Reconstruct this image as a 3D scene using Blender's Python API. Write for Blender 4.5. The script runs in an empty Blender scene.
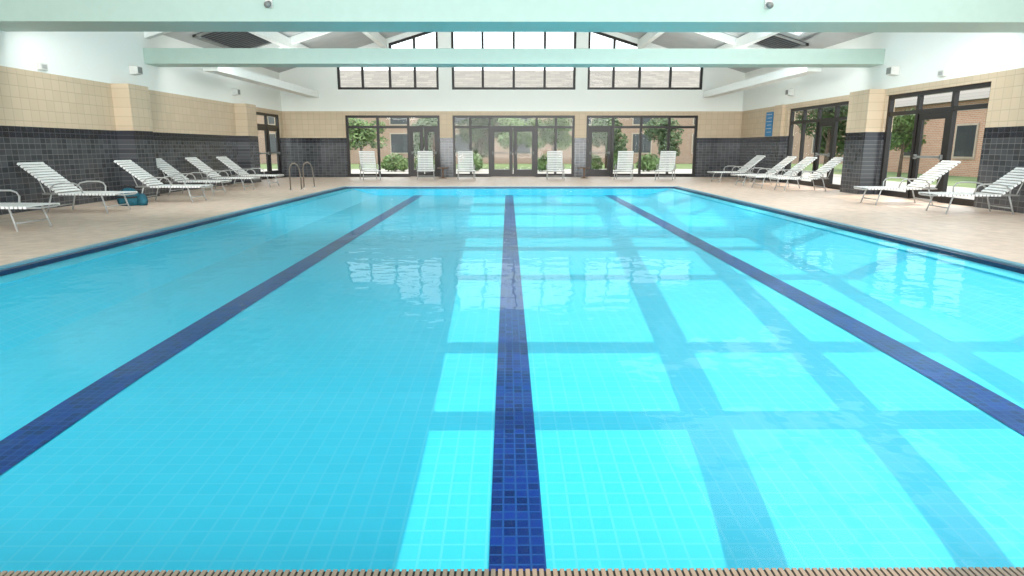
import bpy, math, random
from mathutils import Vector, Matrix
random.seed(7)
SC = bpy.context.scene
COL = SC.collection
SC.view_settings.view_transform = 'Standard'
SC.view_settings.look = 'None'
SC.view_settings.exposure = 0.2

# ------------------------------------------------------------------ camera
FPX = 660.0; PITCH = math.radians(12.0); YAW = 0.0061
CAM = Vector((-0.1, 0.0, 1.24))
cd = bpy.data.cameras.new('camera'); cam = bpy.data.objects.new('camera', cd); COL.objects.link(cam)
cd.sensor_width = 36.0; cd.lens = FPX / 1024 * 36.0; cd.clip_end = 500; cd.clip_start = 0.05
cam.location = CAM; cam.rotation_euler = (math.pi/2 - PITCH, 0, -YAW)
SC.camera = cam
_R = cam.rotation_euler.to_matrix()
def gp(px, py, z=0.0):
    d = _R @ Vector(((px-512)/FPX, -(py-288)/FPX, -1.0))
    t = (z - CAM.z) / d.z
    return CAM + d * t

# ------------------------------------------------------------------ materials
def new_mat(name):
    m = bpy.data.materials.new(name); m.use_nodes = True
    nt = m.node_tree
    b = nt.nodes['Principled BSDF']
    return m, nt, b
def plain(name, col, rough=0.5, metal=0.0, noise=0.06, nscale=6.0):
    m, nt, b = new_mat(name)
    b.inputs['Roughness'].default_value = rough; b.inputs['Metallic'].default_value = metal
    tc = nt.nodes.new('ShaderNodeTexCoord'); n = nt.nodes.new('ShaderNodeTexNoise'); n.inputs['Scale'].default_value = nscale
    nt.links.new(tc.outputs['Object'], n.inputs['Vector'])
    r = nt.nodes.new('ShaderNodeValToRGB')
    r.color_ramp.elements[0].color = tuple(max(0, c*(1-noise)) for c in col)+(1,)
    r.color_ramp.elements[1].color = tuple(min(1, c*(1+noise)) for c in col)+(1,)
    r.color_ramp.elements[0].position = .3; r.color_ramp.elements[1].position = .7
    nt.links.new(n.outputs['Fac'], r.inputs['Fac']); nt.links.new(r.outputs['Color'], b.inputs['Base Color'])
    return m
def brick_node(nt, vec, c1, c2, mortar, w, h, ms, offset=0.5):
    k = nt.nodes.new('ShaderNodeTexBrick')
    k.inputs['Scale'].default_value = 1.0
    k.inputs['Color1'].default_value = c1+(1,); k.inputs['Color2'].default_value = c2+(1,); k.inputs['Mortar'].default_value = mortar+(1,)
    k.inputs['Brick Width'].default_value = w; k.inputs['Row Height'].default_value = h
    k.inputs['Mortar Size'].default_value = ms; k.inputs['Mortar Smooth'].default_value = 0.1
    k.offset = offset
    nt.links.new(vec, k.inputs['Vector'])
    return k
def vec_axes(nt, a, b):
    tc = nt.nodes.new('ShaderNodeTexCoord'); s = nt.nodes.new('ShaderNodeSeparateXYZ'); c = nt.nodes.new('ShaderNodeCombineXYZ')
    nt.links.new(tc.outputs['Object'], s.inputs[0])
    nt.links.new(s.outputs[a], c.inputs[0]); nt.links.new(s.outputs[b], c.inputs[1])
    return c.outputs[0], s
WHITE = (.82,.85,.81)
def wall_mat(name, axis):
    m, nt, b = new_mat(name)
    v, s = vec_axes(nt, axis, 'Z')
    dark = brick_node(nt, v, (.031,.034,.039), (.066,.070,.078), (.15,.152,.155), .165, .11, .006, 0.0)
    band = brick_node(nt, v, (.009,.010,.015), (.018,.021,.031), (.06,.06,.064), .165, .11, .006, 0.0)
    tan = brick_node(nt, v, (.535,.43,.30), (.575,.465,.33), (.445,.36,.255), .245, .22, .008, 0.0)
    def gt(z):
        g = nt.nodes.new('ShaderNodeMath'); g.operation = 'GREATER_THAN'; g.inputs[1].default_value = z
        nt.links.new(s.outputs['Z'], g.inputs[0]); return g.outputs[0]
    def mix(fac, a, c):
        x = nt.nodes.new('ShaderNodeMix'); x.data_type = 'RGBA'
        nt.links.new(fac, x.inputs['Factor']); nt.links.new(a, x.inputs[6])
        if isinstance(c, tuple): x.inputs[7].default_value = c
        else: nt.links.new(c, x.inputs[7])
        return x.outputs[2]
    g1 = gt(1.65)
    col = mix(gt(1.43), dark.outputs['Color'], band.outputs['Color'])
    col = mix(g1, col, tan.outputs['Color'])
    col = mix(gt(2.75), col, WHITE+(1,))
    nt.links.new(col, b.inputs['Base Color'])
    rr = nt.nodes.new('ShaderNodeMapRange'); rr.inputs['To Min'].default_value = .2; rr.inputs['To Max'].default_value = .6
    nt.links.new(g1, rr.inputs['Value']); nt.links.new(rr.outputs[0], b.inputs['Roughness'])
    return m
def tile_mat(name, axes, c1, c2, mortar, w, h, ms, rough=.3, offset=0.0):
    m, nt, b = new_mat(name)
    v, s = vec_axes(nt, *axes)
    k = brick_node(nt, v, c1, c2, mortar, w, h, ms, offset)
    nt.links.new(k.outputs['Color'], b.inputs['Base Color']); b.inputs['Roughness'].default_value = rough
    return m
def deck_mat():
    m, nt, b = new_mat('textured beige deck')
    v, s = vec_axes(nt, 'X', 'Y')
    k = brick_node(nt, v, (.67,.53,.425), (.71,.565,.455), (.58,.46,.365), .6, .6, .010, 0)
    n = nt.nodes.new('ShaderNodeTexNoise'); n.inputs['Scale'].default_value = 5; n.inputs['Detail'].default_value = 6
    nt.links.new(v, n.inputs['Vector'])
    x = nt.nodes.new('ShaderNodeMix'); x.data_type = 'RGBA'; x.blend_type = 'MULTIPLY'; x.inputs['Factor'].default_value = 1
    r = nt.nodes.new('ShaderNodeMapRange'); r.inputs['To Min'].default_value = .86; r.inputs['To Max'].default_value = 1.14; r.inputs['From Min'].default_value = .3; r.inputs['From Max'].default_value = .7
    nt.links.new(n.outputs['Fac'], r.inputs['Value']); nt.links.new(k.outputs['Color'], x.inputs[6]); nt.links.new(r.outputs[0], x.inputs[7])
    nt.links.new(x.outputs[2], b.inputs['Base Color']); b.inputs['Roughness'].default_value = .45
    return m
M = {}
M['wall_side'] = wall_mat('tiled side wall', 'Y'); M['wall_end'] = wall_mat('tiled end wall', 'X')
M['white'] = plain('white paint', (.82,.85,.82), .6, noise=.02)
M['roof'] = plain('grey roof deck', (.46,.48,.48), .8, noise=.05, nscale=2)
M['beam'] = plain('pale mint paint', (.39,.515,.455), .5, noise=.02)
M['bronze'] = plain('dark bronze aluminium', (.014,.012,.011), .35, .3)
M['vent'] = plain('grey louvre', (.20,.21,.21), .6)
M['vent_back'] = plain('dark grey backing', (.07,.072,.075), .8)
M['deck'] = deck_mat()
M['grate'] = plain('brown grate plastic', (.24,.19,.14), .5)
M['dark'] = plain('dark slot', (.02,.02,.02), .8)
M['basin'] = tile_mat('aqua pool tile', ('X','Y'), (.045,.58,.77), (.055,.60,.79), (.10,.61,.79), .10, .10, .006, .35)
M['basin_side'] = plain('aqua pool wall', (.03,.59,.79), .35, noise=.04)
M['ledge'] = plain('bright turquoise overflow ledge', (.10,.64,.80), .35, noise=.05)
M['lane'] = tile_mat('navy lane tile', ('X','Y'), (.002,.012,.11), (.005,.032,.26), (.015,.07,.27), .0625, .0625, .005, .3)
M['navy_band'] = plain('navy waterline tile', (.008,.022,.08), .3, noise=.3, nscale=14)
M['blue_tile'] = tile_mat('pale blue edge tile', ('X','Y'), (.10,.33,.45), (.12,.37,.48), (.20,.40,.48), .15, .15, .01, .3)
M['strap'] = plain('white vinyl strap', (.80,.82,.81), .45, noise=.02)
M['tube'] = plain('grey powder coated tube', (.38,.39,.38), .4, .1)
M['chrome'] = plain('polished steel', (.75,.75,.75), .15, 1.0, noise=.02)
M['blue_sign'] = plain('blue printed board', (.02,.20,.42), .5)
M['teal'] = plain('teal fabric', (.006,.09,.13), .7, noise=.45)
M['black'] = plain('black webbing', (.02,.02,.022), .6)
M['plastic'] = plain('off white plastic', (.62,.62,.58), .5)
M['grey'] = plain('mid grey plastic', (.20,.21,.20), .5)
M['rail'] = plain('brushed dark steel', (.20,.17,.14), .35, .6)
M['wood'] = plain('brown wood', (.16,.09,.05), .5, noise=.2, nscale=12)
M['frame_tan'] = plain('tan window surround', (.42,.34,.27), .6)
M['pane_dark'] = plain('dark window pane', (.05,.055,.06), .2)
M['brick'] = tile_mat('red brown brick', ('X','Z'), (.30,.165,.11), (.37,.22,.15), (.40,.35,.30), .25, .085, .012, .8, .5)
M['brick_y'] = tile_mat('red brown brick facing', ('Y','Z'), (.43,.21,.13), (.51,.275,.175), (.48,.41,.34), .25, .085, .012, .8, .5)
M['shingle'] = tile_mat('grey brown shingle', ('X','Z'), (.17,.162,.145), (.24,.225,.20), (.16,.15,.135), .9, .21, .02, .9, .5)
M['grass'] = plain('grass', (.13,.19,.07), .9, noise=.35, nscale=.8)
M['patio'] = plain('patio concrete', (.36,.35,.325), .8, noise=.1)
M['leaf_a'] = plain('fresh leaves', (.12,.20,.065), .6, noise=.4, nscale=2)
M['leaf_b'] = plain('mid green leaves', (.07,.12,.045), .6, noise=.4, nscale=2)
M['bark'] = plain('bark', (.10,.07,.05), .9, noise=.3)
def glass_mat():
    m = bpy.data.materials.new('clear glazing'); m.use_nodes = True; nt = m.node_tree; nt.nodes.clear()
    o = nt.nodes.new('ShaderNodeOutputMaterial'); t = nt.nodes.new('ShaderNodeBsdfTransparent'); g = nt.nodes.new('ShaderNodeBsdfGlossy')
    g.inputs['Roughness'].default_value = .02; t.inputs['Color'].default_value = (.93,.96,.95,1)
    f = nt.nodes.new('ShaderNodeLayerWeight'); p = nt.nodes.new('ShaderNodeMath'); p.operation = 'POWER'; p.inputs[1].default_value = 5
    q = nt.nodes.new('ShaderNodeMath'); q.operation = 'MULTIPLY_ADD'; q.inputs[1].default_value = .7; q.inputs[2].default_value = .015
    mx = nt.nodes.new('ShaderNodeMixShader'); f.inputs['Blend'].default_value = .5
    nt.links.new(f.outputs['Facing'], p.inputs[0]); nt.links.new(p.outputs[0], q.inputs[0]); nt.links.new(q.outputs[0], mx.inputs[0])
    nt.links.new(t.outputs[0], mx.inputs[1]); nt.links.new(g.outputs[0], mx.inputs[2]); nt.links.new(mx.outputs[0], o.inputs[0])
    return m
def water_mat():
    m = bpy.data.materials.new('rippled water'); m.use_nodes = True; nt = m.node_tree; nt.nodes.clear()
    o = nt.nodes.new('ShaderNodeOutputMaterial'); t = nt.nodes.new('ShaderNodeBsdfTransparent'); g = nt.nodes.new('ShaderNodeBsdfGlossy')
    g.inputs['Roughness'].default_value = .015; t.inputs['Color'].default_value = (.85,.985,1,1)
    tc = nt.nodes.new('ShaderNodeTexCoord')
    n1 = nt.nodes.new('ShaderNodeTexNoise'); n1.inputs['Scale'].default_value = .9; n1.inputs['Detail'].default_value = 2
    n2 = nt.nodes.new('ShaderNodeTexNoise'); n2.inputs['Scale'].default_value = 3.4; n2.inputs['Detail'].default_value = 2
    nt.links.new(tc.outputs['Object'], n1.inputs['Vector']); nt.links.new(tc.outputs['Object'], n2.inputs['Vector'])
    b1 = nt.nodes.new('ShaderNodeBump'); b1.inputs['Strength'].default_value = .5; b1.inputs['Distance'].default_value = .024
    b2 = nt.nodes.new('ShaderNodeBump'); b2.inputs['Strength'].default_value = .5; b2.inputs['Distance'].default_value = .009
    nt.links.new(n1.outputs['Fac'], b1.inputs['Height']); nt.links.new(n2.outputs['Fac'], b2.inputs['Height']); nt.links.new(b1.outputs[0], b2.inputs['Normal'])
    f = nt.nodes.new('ShaderNodeFresnel'); f.inputs['IOR'].default_value = 1.24
    nt.links.new(b2.outputs[0], f.inputs['Normal']); nt.links.new(b2.outputs[0], g.inputs['Normal'])
    k = nt.nodes.new('ShaderNodeMath'); k.operation = 'MULTIPLY'; k.inputs[1].default_value = .31
    nt.links.new(f.outputs[0], k.inputs[0])
    mx = nt.nodes.new('ShaderNodeMixShader')
    nt.links.new(k.outputs[0], mx.inputs[0]); nt.links.new(t.outputs[0], mx.inputs[1]); nt.links.new(g.outputs[0], mx.inputs[2]); nt.links.new(mx.outputs[0], o.inputs[0])
    return m
M['glass'] = glass_mat(); M['water'] = water_mat()

# ------------------------------------------------------------------ mesh builder
class MB:
    def __init__(s): s.v = []; s.f = []
    def box(s, x0, x1, y0, y1, z0, z1):
        n = len(s.v)
        s.v += [(x0,y0,z0),(x1,y0,z0),(x1,y1,z0),(x0,y1,z0),(x0,y0,z1),(x1,y0,z1),(x1,y1,z1),(x0,y1,z1)]
        s.f += [tuple(n+i for i in q) for q in ((0,3,2,1),(4,5,6,7),(0,1,5,4),(1,2,6,5),(2,3,7,6),(3,0,4,7))]
        return s
    def obox(s, c, size, mat):      # oriented box
        n = len(s.v); hx, hy, hz = [q/2 for q in size]
        for z in (-hz, hz):
            for x, y in ((-hx,-hy),(hx,-hy),(hx,hy),(-hx,hy)):
                p = Vector(c) + mat @ Vector((x,y,z)); s.v.append(tuple(p))
        s.f += [tuple(n+i for i in q) for q in ((0,3,2,1),(4,5,6,7),(0,1,5,4),(1,2,6,5),(2,3,7,6),(3,0,4,7))]
        return s
    def quad(s, a, b, c, d):
        n = len(s.v); s.v += [tuple(a), tuple(b), tuple(c), tuple(d)]; s.f.append((n, n+1, n+2, n+3)); return s
    def prism(s, poly, off):        # poly: list of 3d points, extruded by the vector off
        n = len(s.v); k = len(poly); off = Vector(off)
        s.v += [tuple(p) for p in poly] + [tuple(Vector(p)+off) for p in poly]
        s.f.append(tuple(range(n, n+k))); s.f.append(tuple(range(n+2*k-1, n+k-1, -1)))
        for i in range(k):
            j = (i+1) % k
            s.f.append((n+i, n+k+i, n+k+j, n+j))
        return s
    def tube(s, pts, r, seg=8):
        pts = [Vector(p) for p in pts]; n = len(s.v); k = len(pts)
        rs = r if isinstance(r, (list, tuple)) else [r]*k
        for i, p in enumerate(pts):
            t = (pts[min(i+1,k-1)] - pts[max(i-1,0)]).normalized()
            up = Vector((0,0,1)) if abs(t.z) < .9 else Vector((0,1,0))
            a = t.cross(up).normalized(); b = t.cross(a).normalized()
            for q in range(seg):
                an = 2*math.pi*q/seg
                s.v.append(tuple(p + (a*math.cos(an) + b*math.sin(an))*rs[i]))
        for i in range(k-1):
            for q in range(seg):
                q2 = (q+1) % seg
                s.f.append((n+i*seg+q, n+i*seg+q2, n+(i+1)*seg+q2, n+(i+1)*seg+q))
        s.f.append(tuple(n+q for q in range(seg-1,-1,-1))); s.f.append(tuple(n+(k-1)*seg+q for q in range(seg)))
        return s
    def lathe(s, prof, c=(0,0,0), seg=20, sx=1.0, sy=1.0):
        n = len(s.v); k = len(prof)
        for r, z in prof:
            for q in range(seg):
                an = 2*math.pi*q/seg
                s.v.append((c[0]+sx*r*math.cos(an), c[1]+sy*r*math.sin(an), c[2]+z))
        for i in range(k-1):
            for q in range(seg):
                q2 = (q+1) % seg
                s.f.append((n+i*seg+q, n+i*seg+q2, n+(i+1)*seg+q2, n+(i+1)*seg+q))
        s.f.append(tuple(n+q for q in range(seg-1,-1,-1))); s.f.append(tuple(n+(k-1)*seg+q for q in range(seg)))
        return s
    def build(s, name, mat, parent=None, smooth=False, loc=None, bevel=0):
        me = bpy.data.meshes.new(name); me.from_pydata(s.v, [], s.f); me.validate(); me.update()
        me.materials.append(mat)
        if smooth:
            for p in me.polygons: p.use_smooth = True
        o = bpy.data.objects.new(name, me); COL.objects.link(o)
        if parent: o.parent = parent
        if loc: o.location = loc
        if bevel:
            b = o.modifiers.new('bevel', 'BEVEL'); b.width = bevel; b.segments = 2; b.limit_method = 'ANGLE'
        return o
def struct(o): o['kind'] = 'structure'; return o
def tag(o, label, cat, group=None, kind=None):
    o['label'] = label; o['category'] = cat
    if group: o['group'] = group
    if kind: o['kind'] = kind
    return o
def empty(name, loc=(0,0,0), rz=0):
    o = bpy.data.objects.new(name, None); COL.objects.link(o); o.location = loc; o.rotation_euler = (0,0,rz); o.empty_display_size = .2
    return o
def copy_tree(o, parent=None):
    c = o.copy(); COL.objects.link(c); c.parent = parent
    for ch in list(o.children): copy_tree(ch, c)
    return c

# ------------------------------------------------------------------ dimensions
XL, XR, YB, YF = -9.65, 9.85, -4.0, 28.9
EAVE, SLOPE, RIDGE = 4.3, .30, .1
def roofz(x): return EAVE + SLOPE*(x-XL) if x < RIDGE else EAVE + SLOPE*(XR-x)
PX0, PX1, PY0, PY1 = -5.42, 5.40, 1.755, 21.75     # deck edge
QX0, QX1, QY1 = -5.05, 5.05, 21.45                 # inner basin
WATER = -.03

# ------------------------------------------------------------------ floor, pool
m = MB()
m.box(XL-.3, PX0, YB, YF+.3, -.9, 0); m.box(PX1, XR+.3, YB, YF+.3, -.9, 0)
m.box(PX0, PX1, YB, PY0, -.9, 0); m.box(PX0, PX1, PY1, YF+.3, -.9, 0)
struct(m.build('floor', M['deck']))

pool = empty('swimming_pool', (0,0,0))
tag(pool, 'large rectangular indoor swimming pool lined with aqua tile and three navy lane lines', 'swimming pool')
prof = [(PY0,.62),(3.0,.50),(4.5,.44),(7,.40),(10,.37),(15,.32),(PY1,.26)]
def depth(y):
    for (a, da), (b, db) in zip(prof, prof[1:]):
        if y <= b: return da + (db-da)*(y-a)/(b-a)
    return prof[-1][1]
m = MB(); COVE = .75
ys = [PY0 + (QY1-PY0)*i/40 for i in range(41)]
for a, b in zip(ys, ys[1:]):
    m.quad((QX0+COVE,a,-depth(a)), (QX1-COVE,a,-depth(a)), (QX1-COVE,b,-depth(b)), (QX0+COVE,b,-depth(b)))
m.build('basin_floor', M['basin'], pool)
zt = -.06
for (xa, xb) in ((QX0, QX0+COVE), (QX1, QX1-COVE)):      # sloped side benches rising to the overflow edge
    m = MB()
    for a, b in zip(ys, ys[1:]): m.quad((xa,a,zt-.02),(xb,a,-depth(a)),(xb,b,-depth(b)),(xa,b,zt-.02))
    m.build('side_slope', M['basin'], pool)
zb = -.75
MB().quad((QX0,QY1-.003,zb),(QX1,QY1-.003,zb),(QX1,QY1-.003,zt),(QX0,QY1-.003,zt)).build('basin_wall', M['basin_side'], pool)
MB().quad((QX0,PY0+.01,zb),(QX1,PY0+.01,zb),(QX1,PY0+.01,WATER),(QX0,PY0+.01,WATER)).build('basin_wall', M['basin_side'], pool)
m = MB(); d = .08
m.box(PX0+d, QX0, PY0, QY1, -.20, zt); m.box(QX1, PX1-d, PY0, QY1, -.20, zt); m.box(PX0+d, PX1-d, QY1, PY1-d, -.20, zt)
m.build('overflow_ledge', M['ledge'], pool)
m = MB(); e = .012
m.box(PX0, PX0+d, PY0, PY1, -.2, -e); m.box(PX1-d, PX1, PY0, PY1, -.2, -e); m.box(PX0+d, PX1-d, PY1-d, PY1, -.2, -e)
m.build('waterline_tile_band', M['navy_band'], pool)
m = MB(); q = .11
m.box(PX0-q, PX0+.002, PY0, PY1+q, -.03, .004); m.box(PX1-.002, PX1+q, PY0, PY1+q, -.03, .004); m.box(PX0, PX1, PY1-.002, PY1+q, -.03, .004)
m.build('edge_tile_band', M['blue_tile'], pool)
for lx, w in ((-2.98,.29), (-.06,.25), (3.17,.29)):
    m = MB()
    for a, b in zip(ys, ys[1:]):
        a2 = max(a, PY0+.05); b2 = min(b, QY1-.03)
        m.quad((lx-w/2,a2,-depth(a2)+.005), (lx+w/2,a2,-depth(a2)+.005), (lx+w/2,b2,-depth(b2)+.005), (lx-w/2,b2,-depth(b2)+.005))
    m.build('lane_line', M['lane'], pool)
m = MB(); m.box(PX0, PX1, PY0-.26, PY0, -.04, .002); m.build('gutter_channel', M['dark'], pool)
m = MB()
x = PX0
while x < PX1:
    m.box(x, x+.013, PY0-.26, PY0+.004, -.004, .006); x += .0205
m.box(PX0, PX1, PY0-.28, PY0-.255, -.01, .006)
m.build('gutter_grate', M['grate'], pool)
m = MB(); m.quad((PX0+d-.02,PY0+.005,WATER), (PX1-d+.02,PY0+.005,WATER), (PX1-d+.02,PY1-d+.02,WATER), (PX0+d-.02,PY1-d+.02,WATER))
wt = m.build('pool_water', M['water']); tag(wt, 'clear rippled turquoise water filling the swimming pool', 'water', kind='stuff')

# ------------------------------------------------------------------ walls with openings
def cells(us, zs, holes):
    for u0, u1 in zip(us, us[1:]):
        for z0, z1 in zip(zs, zs[1:]):
            cu, cz = (u0+u1)/2, (z0+z1)/2
            if any(h[0] < cu < h[1] and h[2] < cz < h[3] for h in holes): continue
            yield u0, u1, z0, z1
def clip_roof(poly, drop=0.0):
    for fn in (lambda p: EAVE + SLOPE*(p[0]-XL) - drop - p[1], lambda p: EAVE + SLOPE*(XR-p[0]) - drop - p[1]):
        out = []
        for i in range(len(poly)):
            a, b = poly[i], poly[(i+1) % len(poly)]
            fa, fb = fn(a), fn(b)
            if fa >= 0: out.append(a)
            if fa*fb < 0:
                t = fa/(fa-fb); out.append((a[0]+t*(b[0]-a[0]), a[1]+t*(b[1]-a[1])))
        poly = out
        if len(poly) < 3: return []
    return poly
def side_wall(name, x0, x1, holes, pil):
    us = sorted({YB, YF} | {h[0] for h in holes} | {h[1] for h in holes}); zs = sorted({0, EAVE} | {h[2] for h in holes} | {h[3] for h in holes})
    m = MB()
    for u0, u1, z0, z1 in cells(us, zs, holes): m.box(x0, x1, u0, u1, z0, z1)
    for (a, b, d) in pil:
        if x0 < 0: m.box(x1-.01, x1+d, a, b, 0, 2.75)
        else: m.box(x0-d, x0+.01, a, b, 0, 2.75)
    return struct(m.build(name, M['wall_side']))
WT = 2.58
HL = [(25.9, 28.6, 0, WT)]
HR = [(19.75, 24.1, 0, WT), (14.1, 17.95, 0, WT), (4.0, 10.0, 0, WT)]
side_wall('wall_left', XL-.25, XL, HL, [(16.6,17.5,.42),(23.9,24.8,.42)])
side_wall('wall_right', XR, XR+.25, HR, [(18.05,19.1,.40),(24.4,25.1,.12)])
FAR = [(-7.0,-3.0), (-2.45,2.75), (3.25,8.0)]
CL = [(-7.25,-3.0), (-2.45,2.75), (3.25,8.1)]
CLZ0, CLZ1 = 3.63, 4.62
RD = .20
holes = [(a,b,0,WT) for a, b in FAR] + [(a,b,CLZ0,CLZ1) for a, b in CL]
UP = [(-5.05,-3.0), (-2.45,2.75), (3.25,5.45)]
holes_up = [(a,b,CLZ1,9) for a, b in UP]
us = sorted({XL-.25, XR+.25, RIDGE} | {h[0] for h in holes+holes_up} | {h[1] for h in holes+holes_up}); zs = sorted({0, CLZ1, 9} | {h[2] for h in holes} | {h[3] for h in holes})
m = MB()
for u0, u1, z0, z1 in cells(us, zs, holes+holes_up):
    p = clip_roof([(u0,z0),(u1,z0),(u1,z1),(u0,z1)])
    if p: m.prism([(q[0], YF, q[1]) for q in p], (0,.25,0))
for a, b in UP:        # rake strip above the upper lights
    for u0, u1 in ((a, min(b, RIDGE)), (max(a, RIDGE), b)):
        if u1-u0 > .01:
            m.prism([(u0,YF,roofz(u0)-RD),(u1,YF,roofz(u1)-RD),(u1,YF,roofz(u1)),(u0,YF,roofz(u0))], (0,.25,0))
struct(m.build('wall_far', M['wall_end']))

# ------------------------------------------------------------------ glazing
_n = [0, 0]
def wb(m, side, u0, u1, z0, z1, d0, d1):
    if side == 'far': m.box(u0, u1, d0, d1, z0, z1)
    else: m.box(d0, d1, u0, u1, z0, z1)
def pq(m, side, u0, u1, z0, z1, d):
    if side == 'far': m.quad((u0,d,z0),(u1,d,z0),(u1,d,z1),(u0,d,z1))
    else: m.quad((d,u0,z0),(d,u1,z0),(d,u1,z1),(d,u0,z1))
def glazed(side, d, u0, u1, z0, z1, mull, trans, doors=(), ft=.10, fd=.11):
    """frame + pane (+ door leaves) of one glazed opening; d = plane of the glass"""
    _n[0] += 1
    m = MB(); a, b = d-fd/2, d+fd/2
    wb(m, side, u0, u0+ft, z0, z1, a, b); wb(m, side, u1-ft, u1, z0, z1, a, b)
    wb(m, side, u0+ft, u1-ft, z1-ft, z1, a, b)
    blocked = sorted(doors)
    segs = []; cur = u0+ft
    for (q0, q1) in blocked: 
        if q0 > cur: segs.append((cur, q0))
        cur = max(cur, q1)
    if cur < u1-ft: segs.append((cur, u1-ft))
    for s0, s1 in segs: wb(m, side, s0, s1, z0, z0+.14 if z0 < .1 else z0+ft, a, b)
    for q in mull: wb(m, side, q-ft/2, q+ft/2, z0, z1-ft, a+.004, b-.004)
    for q in trans: wb(m, side, u0+ft, u1-ft, q-ft/2, q+ft/2, a+.008, b-.008)
    w = struct(m.build('window_%d' % _n[0], M['bronze']))
    g = MB(); pq(g, side, u0+.03, u1-.03, z0+.05 if not doors else trans[0], z1-.03, d)
    if doors:
        for s0, s1 in segs: pq(g, side, s0-.02, s1+.02, z0+.05, trans[0], d)
    g.build('pane', M['glass'], w)
    for (q0, q1) in blocked:
        _n[1] += 1
        m = MB(); st = .15
        wb(m, side, q0, q0+st, .01, 2.06, d-.03, d+.03); wb(m, side, q1-st, q1, .01, 2.06, d-.03, d+.03)
        wb(m, side, q0+st, q1-st, 1.90, 2.06, d-.03, d+.03); wb(m, side, q0+st, q1-st, .01, .32, d-.03, d+.03)
        dr = struct(m.build('door_%d' % _n[1], M['bronze']))
        g = MB(); pq(g, side, q0+st-.01, q1-st+.01, .26, 1.95, d); g.build('pane', M['glass'], dr)
        h = MB(); s = -1 if side in ('far','right') else 1
        e0, e1 = sorted((d+s*.06, d+s*.09)); wb(h, side, q0+st*.5, q1-st*.5, 1.0, 1.05, e0, e1)
        for q in (q0+st*.4, q1-st*.8):
            e0, e1 = sorted((d+s*.028, d+s*.09)); wb(h, side, q, q+.06, .97, 1.08, e0, e1)
        h.build('handle', M['grey'], dr)
    return w
TR = 2.10
dF = YF+.12
glazed('far', dF, -7.0, -3.0, 0, WT, [-5.65,-4.35], [TR], [(-4.3,-3.72),(-3.68,-3.1)])
glazed('far', dF, -2.45, 2.75, 0, WT, [-1.7,-.88,1.13,1.95], [TR], [(-.83,.11),(.14,1.08)])
glazed('far', dF, 3.25, 8.0, 0, WT, [4.4,5.6,6.8], [TR], [(3.36,4.34)])
dl = XL-.12; dr_ = XR+.12
glazed('left', dl, 25.9, 28.6, 0, WT, [27.25], [TR], [(26.0,27.2),(27.3,28.5)])
glazed('right', dr_, 19.75, 24.1, 0, WT, [20.8,21.95,23.05], [TR], [(20.86,21.9)])
glazed('right', dr_, 14.1, 17.95, 0, WT, [15.35,16.65], [TR], [(15.42,16.58)])
glazed('right', dr_, 4.0, 10.0, 0, WT, [5.5,7.0,8.5], [TR])
# clerestory lights
def clerestory(low, up, mlow, mup):
    _n[0] += 1
    m = MB(); ft = .10; y0, y1 = dF-.055, dF+.055
    m.box(low[0], low[1], y0, y1, CLZ0, CLZ0+ft); m.box(low[0], low[1], y0+.002, y1-.002, CLZ1-ft/2, CLZ1+ft/2)
    for q in (low[0]+ft/2, low[1]-ft/2): m.box(q-ft/2, q+ft/2, y0+.004, y1-.004, CLZ0, CLZ1)
    for q in mlow: m.box(q-ft/2, q+ft/2, y0+.004, y1-.004, CLZ0, CLZ1)
    for q in [up[0]+ft/2, up[1]-ft/2]+mup: m.box(q-ft/2, q+ft/2, y0+.004, y1-.004, CLZ1, roofz(q)-RD-.01)
    for u0, u1 in ((up[0], min(up[1], RIDGE)), (max(up[0], RIDGE), up[1])):
        if u1-u0 > .01:
            m.prism([(u0,y0,roofz(u0)-RD-.1),(u1,y0,roofz(u1)-RD-.1),(u1,y0,roofz(u1)-RD+.01),(u0,y0,roofz(u0)-RD+.01)], (0,y1-y0,0))
    w = struct(m.build('window_%d' % _n[0], M['bronze']))
    g = MB(); pq(g, 'far', low[0]+.03, low[1]-.03, CLZ0+.03, CLZ1, dF)
    for u0, u1 in ((up[0], min(up[1], RIDGE)), (max(up[0], RIDGE), up[1])):
        if u1-u0 > .01: g.quad((u0,dF,CLZ1),(u1,dF,CLZ1),(u1,dF,roofz(u1)-RD-.05),(u0,dF,roofz(u0)-RD-.05))
    g.build('pane', M['glass'], w)
clerestory(CL[0], UP[0], [-6.2,-5.05,-4.0], [-4.0])
clerestory(CL[1], UP[1], [-1.15,.15,1.45], [-1.15,.15,1.45])
clerestory(CL[2], UP[2], [4.35,5.45,6.75], [4.35])

# ------------------------------------------------------------------ roof
m = MB(); th = .06
m.prism([(XL-.3,YB,roofz(XL)-SLOPE*.3),(RIDGE,YB,roofz(RIDGE)),(RIDGE,YB,roofz(RIDGE)+th),(XL-.3,YB,roofz(XL)-SLOPE*.3+th)], (0,YF+.3-YB,0))
struct(m.build('ceiling', M['roof']))
SUN = Vector((.75, .12, 1.0))
FZ = -.42
def to_roof(x, y):
    # follow the sun ray from the pool floor up to the right-hand roof slope
    z = (EAVE + SLOPE*(XR - x + SUN.x*FZ)) / (1 + SLOPE*SUN.x)
    t = z - FZ
    return Vector((x+SUN.x*t, y+SUN.y*t, z))
vl = [(-.38,-.045,0), (.88,.085,.10), (1.80,.115,.09), (3.10,.105,.09), (4.85,.02,0)]
hl = [3.95, 5.4, 8.3, 10.6, 13.2, 15.8, 18.4]
def hwid(h): return .095 + .010*h
cols = [('r',)]
for i, (a, b, w) in enumerate(vl):
    if w == 0: cols.append((a, b, 0))
    else: cols += [(a, b, -w), (a, b, w)]
cols.append(('e',))
opaque_c = {0, len(cols)-2} | {2, 4, 6}
rows = [YB-3, .6]
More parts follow.
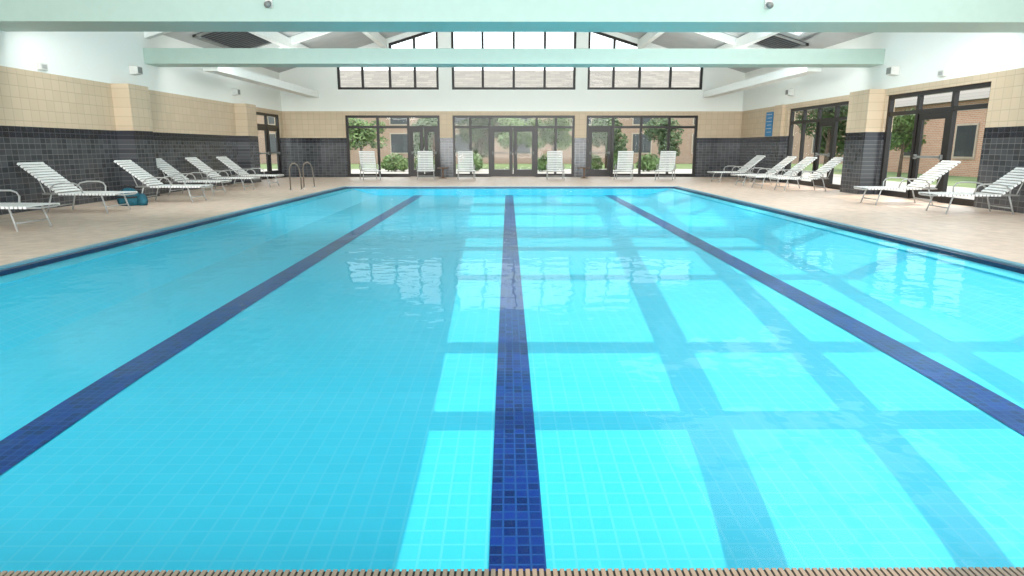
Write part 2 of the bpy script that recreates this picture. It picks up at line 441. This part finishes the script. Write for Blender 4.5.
for h in hl: rows += [h-hwid(h), h+hwid(h)]
rows += [20.8, YF+5]
opaque_r = {0, len(rows)-2} | {2+2*i for i in range(len(hl))}
def rv(ci, ri):
    y = rows[ri]; c = cols[ci]
    if c[0] == 'r': p = Vector((RIDGE, y + SUN.y*7, roofz(RIDGE)))
    elif c[0] == 'e': p = Vector((XR+.3, y + SUN.y*5, roofz(XR+.3)))
    else:
        yy = min(max(y, 0), 21); p = to_roof(c[0]+c[1]*yy+c[2]*(1+.05*yy), y)
    if ri == 0: p.y = YB
    if ri == len(rows)-1: p.y = YF+.3
    return p
m = MB()
for ci in range(len(cols)-1):
    for ri in range(len(rows)-1):
        if ci in opaque_c or ri in opaque_r:
            q = [rv(ci,ri), rv(ci+1,ri), rv(ci+1,ri+1), rv(ci,ri+1)]
            m.prism(q, (0,0,th))
struct(m.build('ceiling_sun_mask', M['roof']))  # unseen roof slope, openings invented to throw the sun grid onto the pool
# purlins, beams, side ledges
for i, (px, s) in enumerate(((-5.2,1),(-7.6,1),(5.4,-1),(7.8,-1))):
    m = MB(); z = roofz(px)
    m.box(px-.11, px+.11, 19.0, YF, z-.36, z-.04); struct(m.build('trim_%d' % (i+1), M['white']))
for i, (yy, lab) in enumerate(((12.3,0),(18.25,1))):
    m = MB(); m.box(XL, XR, yy, yy+(1.05 if i == 0 else .75), 3.40, 3.79)
    struct(m.build('trim_%d' % (5+i), M['beam'], bevel=.01))
for i, (a, b) in enumerate(((-8.45,-8.05),(8.15,8.55))):
    m = MB(); m.box(a, b, 19.0, YF, 3.30, 3.55); struct(m.build('trim_%d' % (7+i), M['white']))
for i, yy in enumerate((18.4, 23.8)):
    m = MB()
    for (xa, xb) in ((XL, RIDGE), (RIDGE, XR)):
        if xb == XR and yy < 20: continue
        m.prism([(xa,yy,roofz(xa)-.24),(xb,yy,roofz(xb)-.24),(xb,yy,roofz(xb)-.01),(xa,yy,roofz(xa)-.01)], (0,.2,0))
    struct(m.build('trim_%d' % (9+i), M['white']))
# grey louvred panels on the roof slopes, beyond the farther beam
def roof_vent(xa, xb, y0, y1, lab):
    r = empty('ceiling_vent', ((xa+xb)/2, (y0+y1)/2, roofz((xa+xb)/2))); tag(r, lab, 'ceiling vent', 'grey louvred roof panels')
    o = r.location
    def P(x, y, dz): return (x-o.x, y-o.y, roofz(x)-o.z-dz)
    m = MB(); m.prism([P(xa,y0,.03),P(xb,y0,.03),P(xb,y1,.03),P(xa,y1,.03)], (0,0,.02)); m.build('backing', M['vent_back'], r)
    m = MB(); f = .1
    for (a, b, c, d2) in ((xa,xa+f,y0,y1),(xb-f,xb,y0,y1),(xa,xb,y0,y0+f),(xa,xb,y1-f,y1)):
        m.prism([P(a,c,.08),P(b,c,.08),P(b,d2,.08),P(a,d2,.08)], (0,0,.05))
    m.build('frame', M['grey'], r)
    m = MB(); y = y0+.16
    while y < y1-.16:
        m.prism([P(xa+f,y,.065),P(xb-f,y,.065),P(xb-f,y+.12,.035),P(xa+f,y+.12,.035)], (0,0,.012)); y += .22
    m.build('slats', M['vent'], r)
roof_vent(-9.2, -7.85, 20.2, 23.6, 'grey louvred panel on the left roof slope behind the farther mint beam')
roof_vent(8.05, 9.35, 21.8, 23.7, 'grey louvred panel on the right roof slope behind the farther mint beam')

# ------------------------------------------------------------------ loungers
def lounger_proto(back_deg):
    root = empty('pool_lounger')
    far = back_deg > 50
    W = .31 if far else .33; H = .36; hx = 1.12 if far else 1.20; BL = .86 if far else .95; an = math.radians(back_deg); ca, sa = math.cos(an), math.sin(an)
    R = .015
    def bp(t, y, off=0): return (hx + t*ca - off*sa, y, H + t*sa + off*ca)
    m = MB(); m.tube([(hx+.32,W,H),(.12,W,H),(.03,W-.05,H-.01),(0,W-.14,H-.02),(0,-W+.14,H-.02),(.03,-W+.05,H-.01),(.12,-W,H),(hx+.32,-W,H)], R)
    m.tube([(hx+.32,W,H),(hx+.32,-W,H)], R*.9); m.build('seat_frame', M['tube'], root, True)
    m = MB(); m.tube([bp(0,W-.03),bp(BL-.1,W-.03),bp(BL-.02,W-.07),bp(BL,W-.15),bp(BL,-W+.15),bp(BL-.02,-W+.07),bp(BL-.1,-W+.03),bp(0,-W+.03)], R)
    m.build('back_frame', M['tube'], root, True)
    m = MB(); x = .05
    while x < hx-.03:
        m.obox((x+.023, 0, H+.012), (.046, 2*W+.05, .012), Matrix.Identity(3)); 
        for s in (-1,1): m.obox((x+.023, s*(W+.022), H-.002), (.046, .008, .036), Matrix.Identity(3))
        x += .068
    m.build('seat_straps', M['strap'], root)
    m = MB(); t = .04; rot = Matrix.Rotation(-an, 3, 'Y')
    while t < BL-.03:
        m.obox(bp(t+.023, 0, .014), (.050, 2*W-.01, .014), rot)
        for s in (-1,1): m.obox(bp(t+.023, s*(W-.006), 0), (.050, .008, .036), rot)
        t += .078
    m.build('back_straps', M['strap'], root)
    for (lx, fx) in ((.34,.24),(hx+.14,hx+.26)):
        for s in (-1,1):
            m = MB(); m.tube([(lx,s*W,H),(lx+(fx-lx)*.5,s*(W+.01),H*.5),(fx,s*(W+.02),.0)], R)
            m.build('leg', M['tube'], root, True)
    for (lx, fx) in ((.34,.24),(hx+.14,hx+.26)):
        m = MB(); xx = lx+(fx-lx)*(1-.12/H); m.tube([(xx,W+.01,.12),(xx,-W-.01,.12)], .012); m.build('leg_brace', M['tube'], root, True)
    for s in (-1,1):
        m = MB(); y = s*(W+.035)
        m.tube([(.70,s*W,H),(.71,y,H+.12),(.75,y,H+.18),(.84,y,H+.21),(1.09,y,H+.21),(1.24,y,H+.18),(1.33,y,H+.10),(1.35,s*W,H)], R)
        m.build('armrest', M['tube'], root, True)
    for s in (-1,1):
        p = bp(.50, s*(W-.05), -.02)
        MB().tube([p, (hx+.30, s*(W-.05), H)], .011).build('back_support', M['tube'], root, True)
    return root
_first = {}
def lounger(foot, head, label, back=38, group='white strap loungers around the pool'):
    key = back
    if key not in _first: r = lounger_proto(back); _first[key] = r; 
    else: r = copy_tree(_first[key])
    d = Vector((head[0]-foot[0], head[1]-foot[1]))
    r.location = (foot[0], foot[1], 0); r.rotation_euler = (0,0,math.atan2(d.y, d.x))
    tag(r, label, 'lounger', group)
gl = 'white loungers along the left wall'; gr = 'white loungers along the right wall'; gf = 'white loungers by the far windows'
def side(px, py, dy, label, s, group):
    f = gp(px, py); lounger(f, (f.x + s*1.9, f.y+dy), label, 38, group)
side(50,229, .1, 'white lounger cut off by the left edge of the photo, only its foot end showing', -1, gl)
side(131,211.5, .12, 'white lounger on the left deck with a teal bag beside its foot end', -1, gl)
side(210,201.5, .0, 'white lounger standing in front of the nearer left tiled pilaster', -1, gl)
side(229,194.5, .05, 'white lounger just beyond the nearer left pilaster, fourth from the left frame edge', -1, gl)
side(258,190, .05, 'white lounger before the farther left pilaster, fifth along the left deck', -1, gl)
side(282,186.5, .1, 'farthest white lounger on the left deck, nearest the dark left doors', -1, gl)
side(923,212.5, -.15, 'nearest white lounger on the right deck, cut by the right frame edge', 1, gr)
side(857,204, -.1, 'white lounger in front of the big near right window', 1, gr)
side(771,190.5, .0, 'white lounger in front of the farther right window, nearest of the cluster of three', 1, gr)
side(749,188, .1, 'middle white lounger of the cluster of three by the right wall', 1, gr)
side(732,185.5, .0, 'farthest white lounger of the cluster of three by the right wall', 1, gr)
side(709,182, .2, 'white lounger standing alone near the far right corner under the blue sign', 1, gr)
for px, dx, lab in ((373,.55,'white lounger with raised back at the left end of the far window row'), (426,.2,'white lounger before the glass doors of the far left window'),
                (467,.15,'white lounger just left of the central double doors'), (556,-.05,'white lounger just right of the central double doors'),
                (622,-.4,'white lounger in front of the far right window, inner one of its pair'), (663,-.55,'white lounger at the right end of the far window row')):
    f = gp(px, 180.5); lounger(f, (f.x-dx, f.y+1.6), lab, 58, gf)

# ------------------------------------------------------------------ small furniture
def side_table(px, py, lab):
    p = gp(px, py); r = empty('side_table', (p.x, p.y, 0))
    tag(r, lab, 'table', 'small side tables by the far windows')
    MB().lathe([(.22,.40),(.235,.405),(.235,.43),(.22,.435)]).build('tabletop', M['wood'], r)
    MB().lathe([(.16,.0),(.16,.02),(.035,.04),(.03,.2),(.035,.38),(.10,.40)], seg=14).build('pedestal', M['wood'], r, True)
side_table(443, 178.2, 'small brown side table between the two loungers left of the central doors')
side_table(584, 178.2, 'small brown side table right of the central double doors, beside the far right window')
for px, py, lab in ((296,190,'nearer metal handrail hoop at the far left corner of the pool'), (309,187.5,'farther metal handrail hoop at the far left corner of the pool')):
    p = gp(px, py); r = empty('handrail', (p.x, p.y, 0), math.radians(28)); tag(r, lab, 'handrail', 'metal handrails')
    MB().tube([(-.15,0,0),(-.15,0,.60),(-.12,0,.72),(-.06,0,.78),(.01,0,.79),(.08,0,.74),(.13,0,.62),(.16,0,.35),(.17,0,0)], .02, 10).build('rail', M['rail'], r, True)
    for x in (-.15,.17): MB().lathe([(.055,0),(.055,.012),(.03,.03)], (x,0,0), 14).build('flange', M['chrome'], r)
# rounded teal bag
p = gp(130, 205.5); r = empty('bag', (p.x, p.y, 0), .35); r.scale = (.62,.62,.88); tag(r, 'lumpy teal bag with black straps on the deck between two left loungers', 'bag')
MB().lathe([(.02,.0),(.30,.005),(.37,.06),(.39,.16),(.33,.27),(.30,.34),(.16,.42),(.03,.44)], seg=24, sx=1.0, sy=.7).build('body', M['teal'], r, True)
MB().lathe([(.375,.19),(.392,.20),(.392,.225),(.375,.235)], seg=24, sx=1.0, sy=.71).build('zip_band', M['black'], r, True)
for s in (-1,1):
    MB().tube([(-.15,s*.16,.30),(-.14,s*.12,.44),(-.07,s*.07,.52),(.07,s*.07,.52),(.14,s*.12,.44),(.15,s*.16,.30)], .015, 8).build('strap', M['black'], r, True)
MB().lathe([(.02,.0),(.15,.01),(.19,.10),(.16,.22),(.08,.29),(.01,.30)], (.42,-.12,0), 16, 1, .8).build('side_pouch', M['teal'], r, True)
def notice(y0, y1, z0, z1, lab, nl, off=0):
    x = XR-off
    b = MB().box(x-.03, x-.003, y0, y1, z0, z1).build('notice_board', M['blue_sign'], bevel=.004); tag(b, lab, 'sign')
    m = MB()
    for i in range(nl):
        z = z1-.08-(z1-z0-.12)*i/nl; m.box(x-.034, x-.029, y0+.07, y1-.07-(.12 if i % 2 else 0)*(y1-y0), z-.018, z)
    m.build('printed_lines', M['plastic'], b)
notice(25.45, 26.1, 1.66, 2.56, 'tall blue notice board on the tan tile beside the far right corner', 6)
def spot(x, y, z, sx, lab):
    r = empty('beam_spotlight', (x, y, z)); tag(r, lab, 'light', 'spotlights on the mint beam')
    MB().box(-.06,.06,-.03,0,-.07,.07).build('mount', M['plastic'], r); MB().tube([(0,-.03,0),(0,-.13,-.04)], [.045,.055], 14).build('lamp_head', M['grey'], r, True)
spot(-4.25, 12.3, 3.69, 0, 'small spotlight on the left half of the nearest mint beam')
spot(4.45, 12.3, 3.69, 0, 'small spotlight on the right half of the nearest mint beam')
def speaker(x, y, z, s, lab):
    r = empty('wall_speaker', (x, y, z), 0); r.scale = (.8,.8,.75); tag(r, lab, 'speaker', 'white wall speakers')
    m = MB(); m.prism([(0,-.16,-.14),(s*.24,-.12,-.10),(s*.24,-.12,.14),(0,-.16,.14)], (0,.3,0)); m.build('cabinet', M['plastic'], r)
    m = MB(); m.box(min(s*.241,s*.247), max(s*.241,s*.247), -.09,.16,-.08,.12); m.build('grille', M['grey'], r)
speaker(XL+.005, 17.6, 3.15, 1, 'off-white speaker on the left white wall beneath the farther mint beam')
speaker(XR-.005, 17.6, 3.15, -1, 'off-white speaker on the right white wall beneath the farther mint beam')
speaker(XL+.005, 23.9, 3.12, 1, 'off-white speaker on the left white wall above the farther left pilaster')
speaker(XR-.005, 23.9, 3.12, -1, 'off-white speaker on the right white wall above the farther right window')
def jbox(x, y, z, s, lab):
    b = MB().box(min(x, x+s*.07), max(x, x+s*.07), y-.12, y+.12, z-.07, z+.07).build('junction_box', M['plastic'], bevel=.01)
    tag(b, lab, 'electrical box', 'small boxes on the white walls'); MB().box(min(x+s*.07, x+s*.08), max(x+s*.07, x+s*.08), -.07+y, .07+y, z-.04, z+.04).build('cover_plate', M['tube'], b)
jbox(XL, 14.2, 2.86, 1, 'small grey box just above the tan tile on the left wall'); jbox(XR, 15.7, 2.90, -1, 'small grey box just above the near right window')

# ------------------------------------------------------------------ outdoors
g = MB(); g.box(-70, 70, YF+.3, 110, -.2, -.06); g.box(XR+.3, 70, YB-20, YF+.3, -.2, -.06); g.box(-70, XL-.3, YB-20, YF+.3, -.2, -.06)
struct(g.build('ground', M['grass']))
g = MB(); g.box(-16, 16, YF+.3, YF+12, -.06, -.03); g.box(XR+.3, XR+5, 0, YF+.3, -.06, -.03); struct(g.build('patio', M['patio']))
def house(name, lab, x0, x1, y0, y1, h, rise, wins, facing):
    r = empty(name, ((x0+x1)/2, (y0+y1)/2, -.06)); tag(r, lab, 'building')
    hx, hy = (x1-x0)/2, (y1-y0)/2
    MB().box(-hx, hx, -hy, hy, 0, h).build('wall', M['brick'] if facing == 'y' else M['brick_y'], r)
    e = .5
    if facing == 'y': m = MB().prism([(-hx-e,-hy-e,h),(-hx-e,hy+e,h),(-hx-e,0,h+rise)], (2*hx+2*e,0,0))
    else: m = MB().prism([(-hx-e,-hy-e,h),(hx+e,-hy-e,h),(0,-hy-e,h+rise)], (0,2*hy+2*e,0))
    m.build('roof', M['shingle'], r)
    for (u, z, w, hh) in wins:
        m = MB(); p = MB()
        if facing == 'y': m.box(u-w/2-.1,u+w/2+.1,-hy-.06,-hy+.02,z-.1,z+hh+.1); p.box(u-w/2,u+w/2,-hy-.07,-hy-.05,z,z+hh)
        else: m.box(-hx-.06,-hx+.02,u-w/2-.1,u+w/2+.1,z-.1,z+hh+.1); p.box(-hx-.07,-hx-.05,u-w/2,u+w/2,z,z+hh)
        f = m.build('window', M['frame_tan'], r); p.build('pane', M['pane_dark'], f)
house('brick_house', 'long brick building with grey brown roof beyond the far windows', -34, 36, 56, 70, 5.0, 3.2,
      [(x, z, 1.5, 1.5) for x in range(-30, 31, 5) for z in (.9, 3.2)], 'y')
house('brick_house', 'brick building beyond the right-hand windows', 21, 31, 20, 42, 3.4, 2.2, [(u, .9, 1.3, 1.4) for u in (-8,-4,0,4,8)], 'x')
def foliage(n, blobs, s0, s1, seed):
    rnd = random.Random(seed); m = MB()
    for i in range(n):
        c, rx, rz = rnd.choice(blobs)
        d = Vector((rnd.gauss(0,1), rnd.gauss(0,1), rnd.gauss(0,1))).normalized(); k = rnd.uniform(.6,1)
        p = Vector((c[0]+d.x*rx*k, c[1]+d.y*rx*k, c[2]+d.z*rz*k))
        a = Vector((rnd.gauss(0,1), rnd.gauss(0,1), rnd.gauss(0,1))).normalized(); b = a.orthogonal().normalized(); s = rnd.uniform(s0,s1)
        m.quad(p-a*s, p+b*s*.6, p+a*s, p-b*s*.6)
    return m
def tree_proto(seed, leaf):
    r = empty('garden_tree')
    blobs = [((random.uniform(-1.5,1.5), random.uniform(-1.1,1.1), random.uniform(1.5,4.8)), random.uniform(.8,1.3), random.uniform(.7,1.1)) for _ in range(12)]
    foliage(4200, blobs, .10, .2, seed).build('crown', M[leaf], r)
    m = MB(); m.tube([(0,0,-.1),(.03,.02,1.2),(0,.05,2.4),(.1,0,3.6)], [.16,.13,.10,.04], 10)
    for k in range(4):
        an = k*1.6; m.tube([(0,.04,1.9+.2*k),(.6*math.cos(an),.6*math.sin(an),2.8+.2*k)], [.06,.02], 6)
    m.build('trunk', M['bark'], r, True); return r
ta = tree_proto(1, 'leaf_a'); tb = tree_proto(2, 'leaf_b')
spots = [(-9,41,'a',.58,'light green tree outside the far left window near the corner'), (-1.9,43,'b',.66,'dark tree seen through the central far window, left of the doors'),
         (2.6,40,'a',.58,'light green tree seen through the central far window, right of the doors'), (6.2,43,'b',.60,'dark tree outside the far right window, left of its pair'),
         (-5,44,'b',.62,'dark tree behind the light green one outside the far left window'), (10.4,45,'b',.62,'dark tree outside the far right window, at its outer end'), (17.5,30,'a',.55,'light green tree outside the farther right window'),
         (17,36,'b',.8,'dark tree outside the right wall near the far corner'), (-15,31,'a',.9,'light green tree outside the dark left doors'), (.4,42,'a',.60,'light green tree seen through the glass of the central double doors')]
used = set()
for x, y, k, s, lab in spots:
    src = ta if k == 'a' else tb
    t = src if k not in used else copy_tree(src)
    used.add(k); t.location = (x, y, -.06); t.scale = (s, s, s); t.rotation_euler = (0,0,x*1.3); tag(t, lab, 'tree', 'garden trees outside')
def shrub_proto(seed):
    r = empty('garden_shrub'); foliage(900, [((0,0,.5),.6,.5),((.35,.1,.4),.45,.4),((-.35,0,.42),.45,.42)], .05,.11, seed).build('foliage', M['leaf_a'], r)
    MB().tube([(0,0,-.05),(0,0,.4)], .03, 6).build('stem', M['bark'], r); return r
sp = None
for i, (x, y, w) in enumerate([(-6.2,36.5,'far left window, leftmost of the row'),(-4.6,36.5,'far left window, beside its doors'),(-2.0,36.5,'central far window, left side'),(2.1,36.5,'central far window, right side'),(4.4,36.5,'far right window, beside its door'),(5.9,36.5,'far right window, middle'),(7.6,36.5,'far right window, outer end')]):
    if sp is None: sp = shrub_proto(5); t = sp
    else: t = copy_tree(sp)
    t.location = (x, y, -.03); t.rotation_euler = (0,0,i*.9); tag(t, 'low green shrub seen through the '+w, 'shrub', 'shrubs beyond the far windows')

# ------------------------------------------------------------------ light
w = bpy.data.worlds.new('sky'); SC.world = w; w.use_nodes = True; nt = w.node_tree
bg = nt.nodes['Background']; bg.inputs['Color'].default_value = (.91,.96,1.0,1); bg.inputs['Strength'].default_value = 2.6
sd = bpy.data.lights.new('sun', 'SUN'); so = bpy.data.objects.new('sun', sd); COL.objects.link(so)
sd.energy = 3.1; sd.angle = .002; sd.color = (1,.74,.57)
so.rotation_euler = SUN.to_track_quat('Z', 'Y').to_euler(); so.location = (20,6,30)
def area(name, loc, direction, sx, sy, e, col=(1,1,1), spread=180):
    d = bpy.data.lights.new(name, 'AREA'); o = bpy.data.objects.new(name, d); COL.objects.link(o)
    d.shape = 'RECTANGLE'; d.size = sx; d.size_y = sy; d.energy = e; d.color = col; o.location = loc; d.spread = math.radians(spread)
    o.rotation_euler = Vector(direction).to_track_quat('-Z', 'Y').to_euler()
area('rear_fill', (0,-3.8,2.3), (0,1,.02), 18, 4, 700, (1,1,.97), 100)  # added fill lamp behind the camera, not a fixture of the hall
area('side_fill', (-9.3,4.0,3.8), (1,.45,-.2), 7, .8, 190, (1,1,.97))  # added fill from both side walls, placed out of view
area('side_fill', (9.3,4.0,3.8), (-1,.45,-.2), 7, .8, 70, (1,1,.97))
# added fill lamps, out of sight behind the two beams and above the side ledges
area('beam_fill', (.1,13.40,3.6), (0,1,-.95), 18, .3, 420, (1,1,.98))
area('beam_fill', (.1,19.05,3.6), (0,1,-.75), 18, .3, 280, (1,1,.98))
area('ledge_fill', (-8.25,24,3.62), (.3,0,1), .3, 9, 100, (1,1,.97))
area('ledge_fill', (8.35,24,3.62), (-.3,0,1), .3, 9, 100, (1,1,.97))
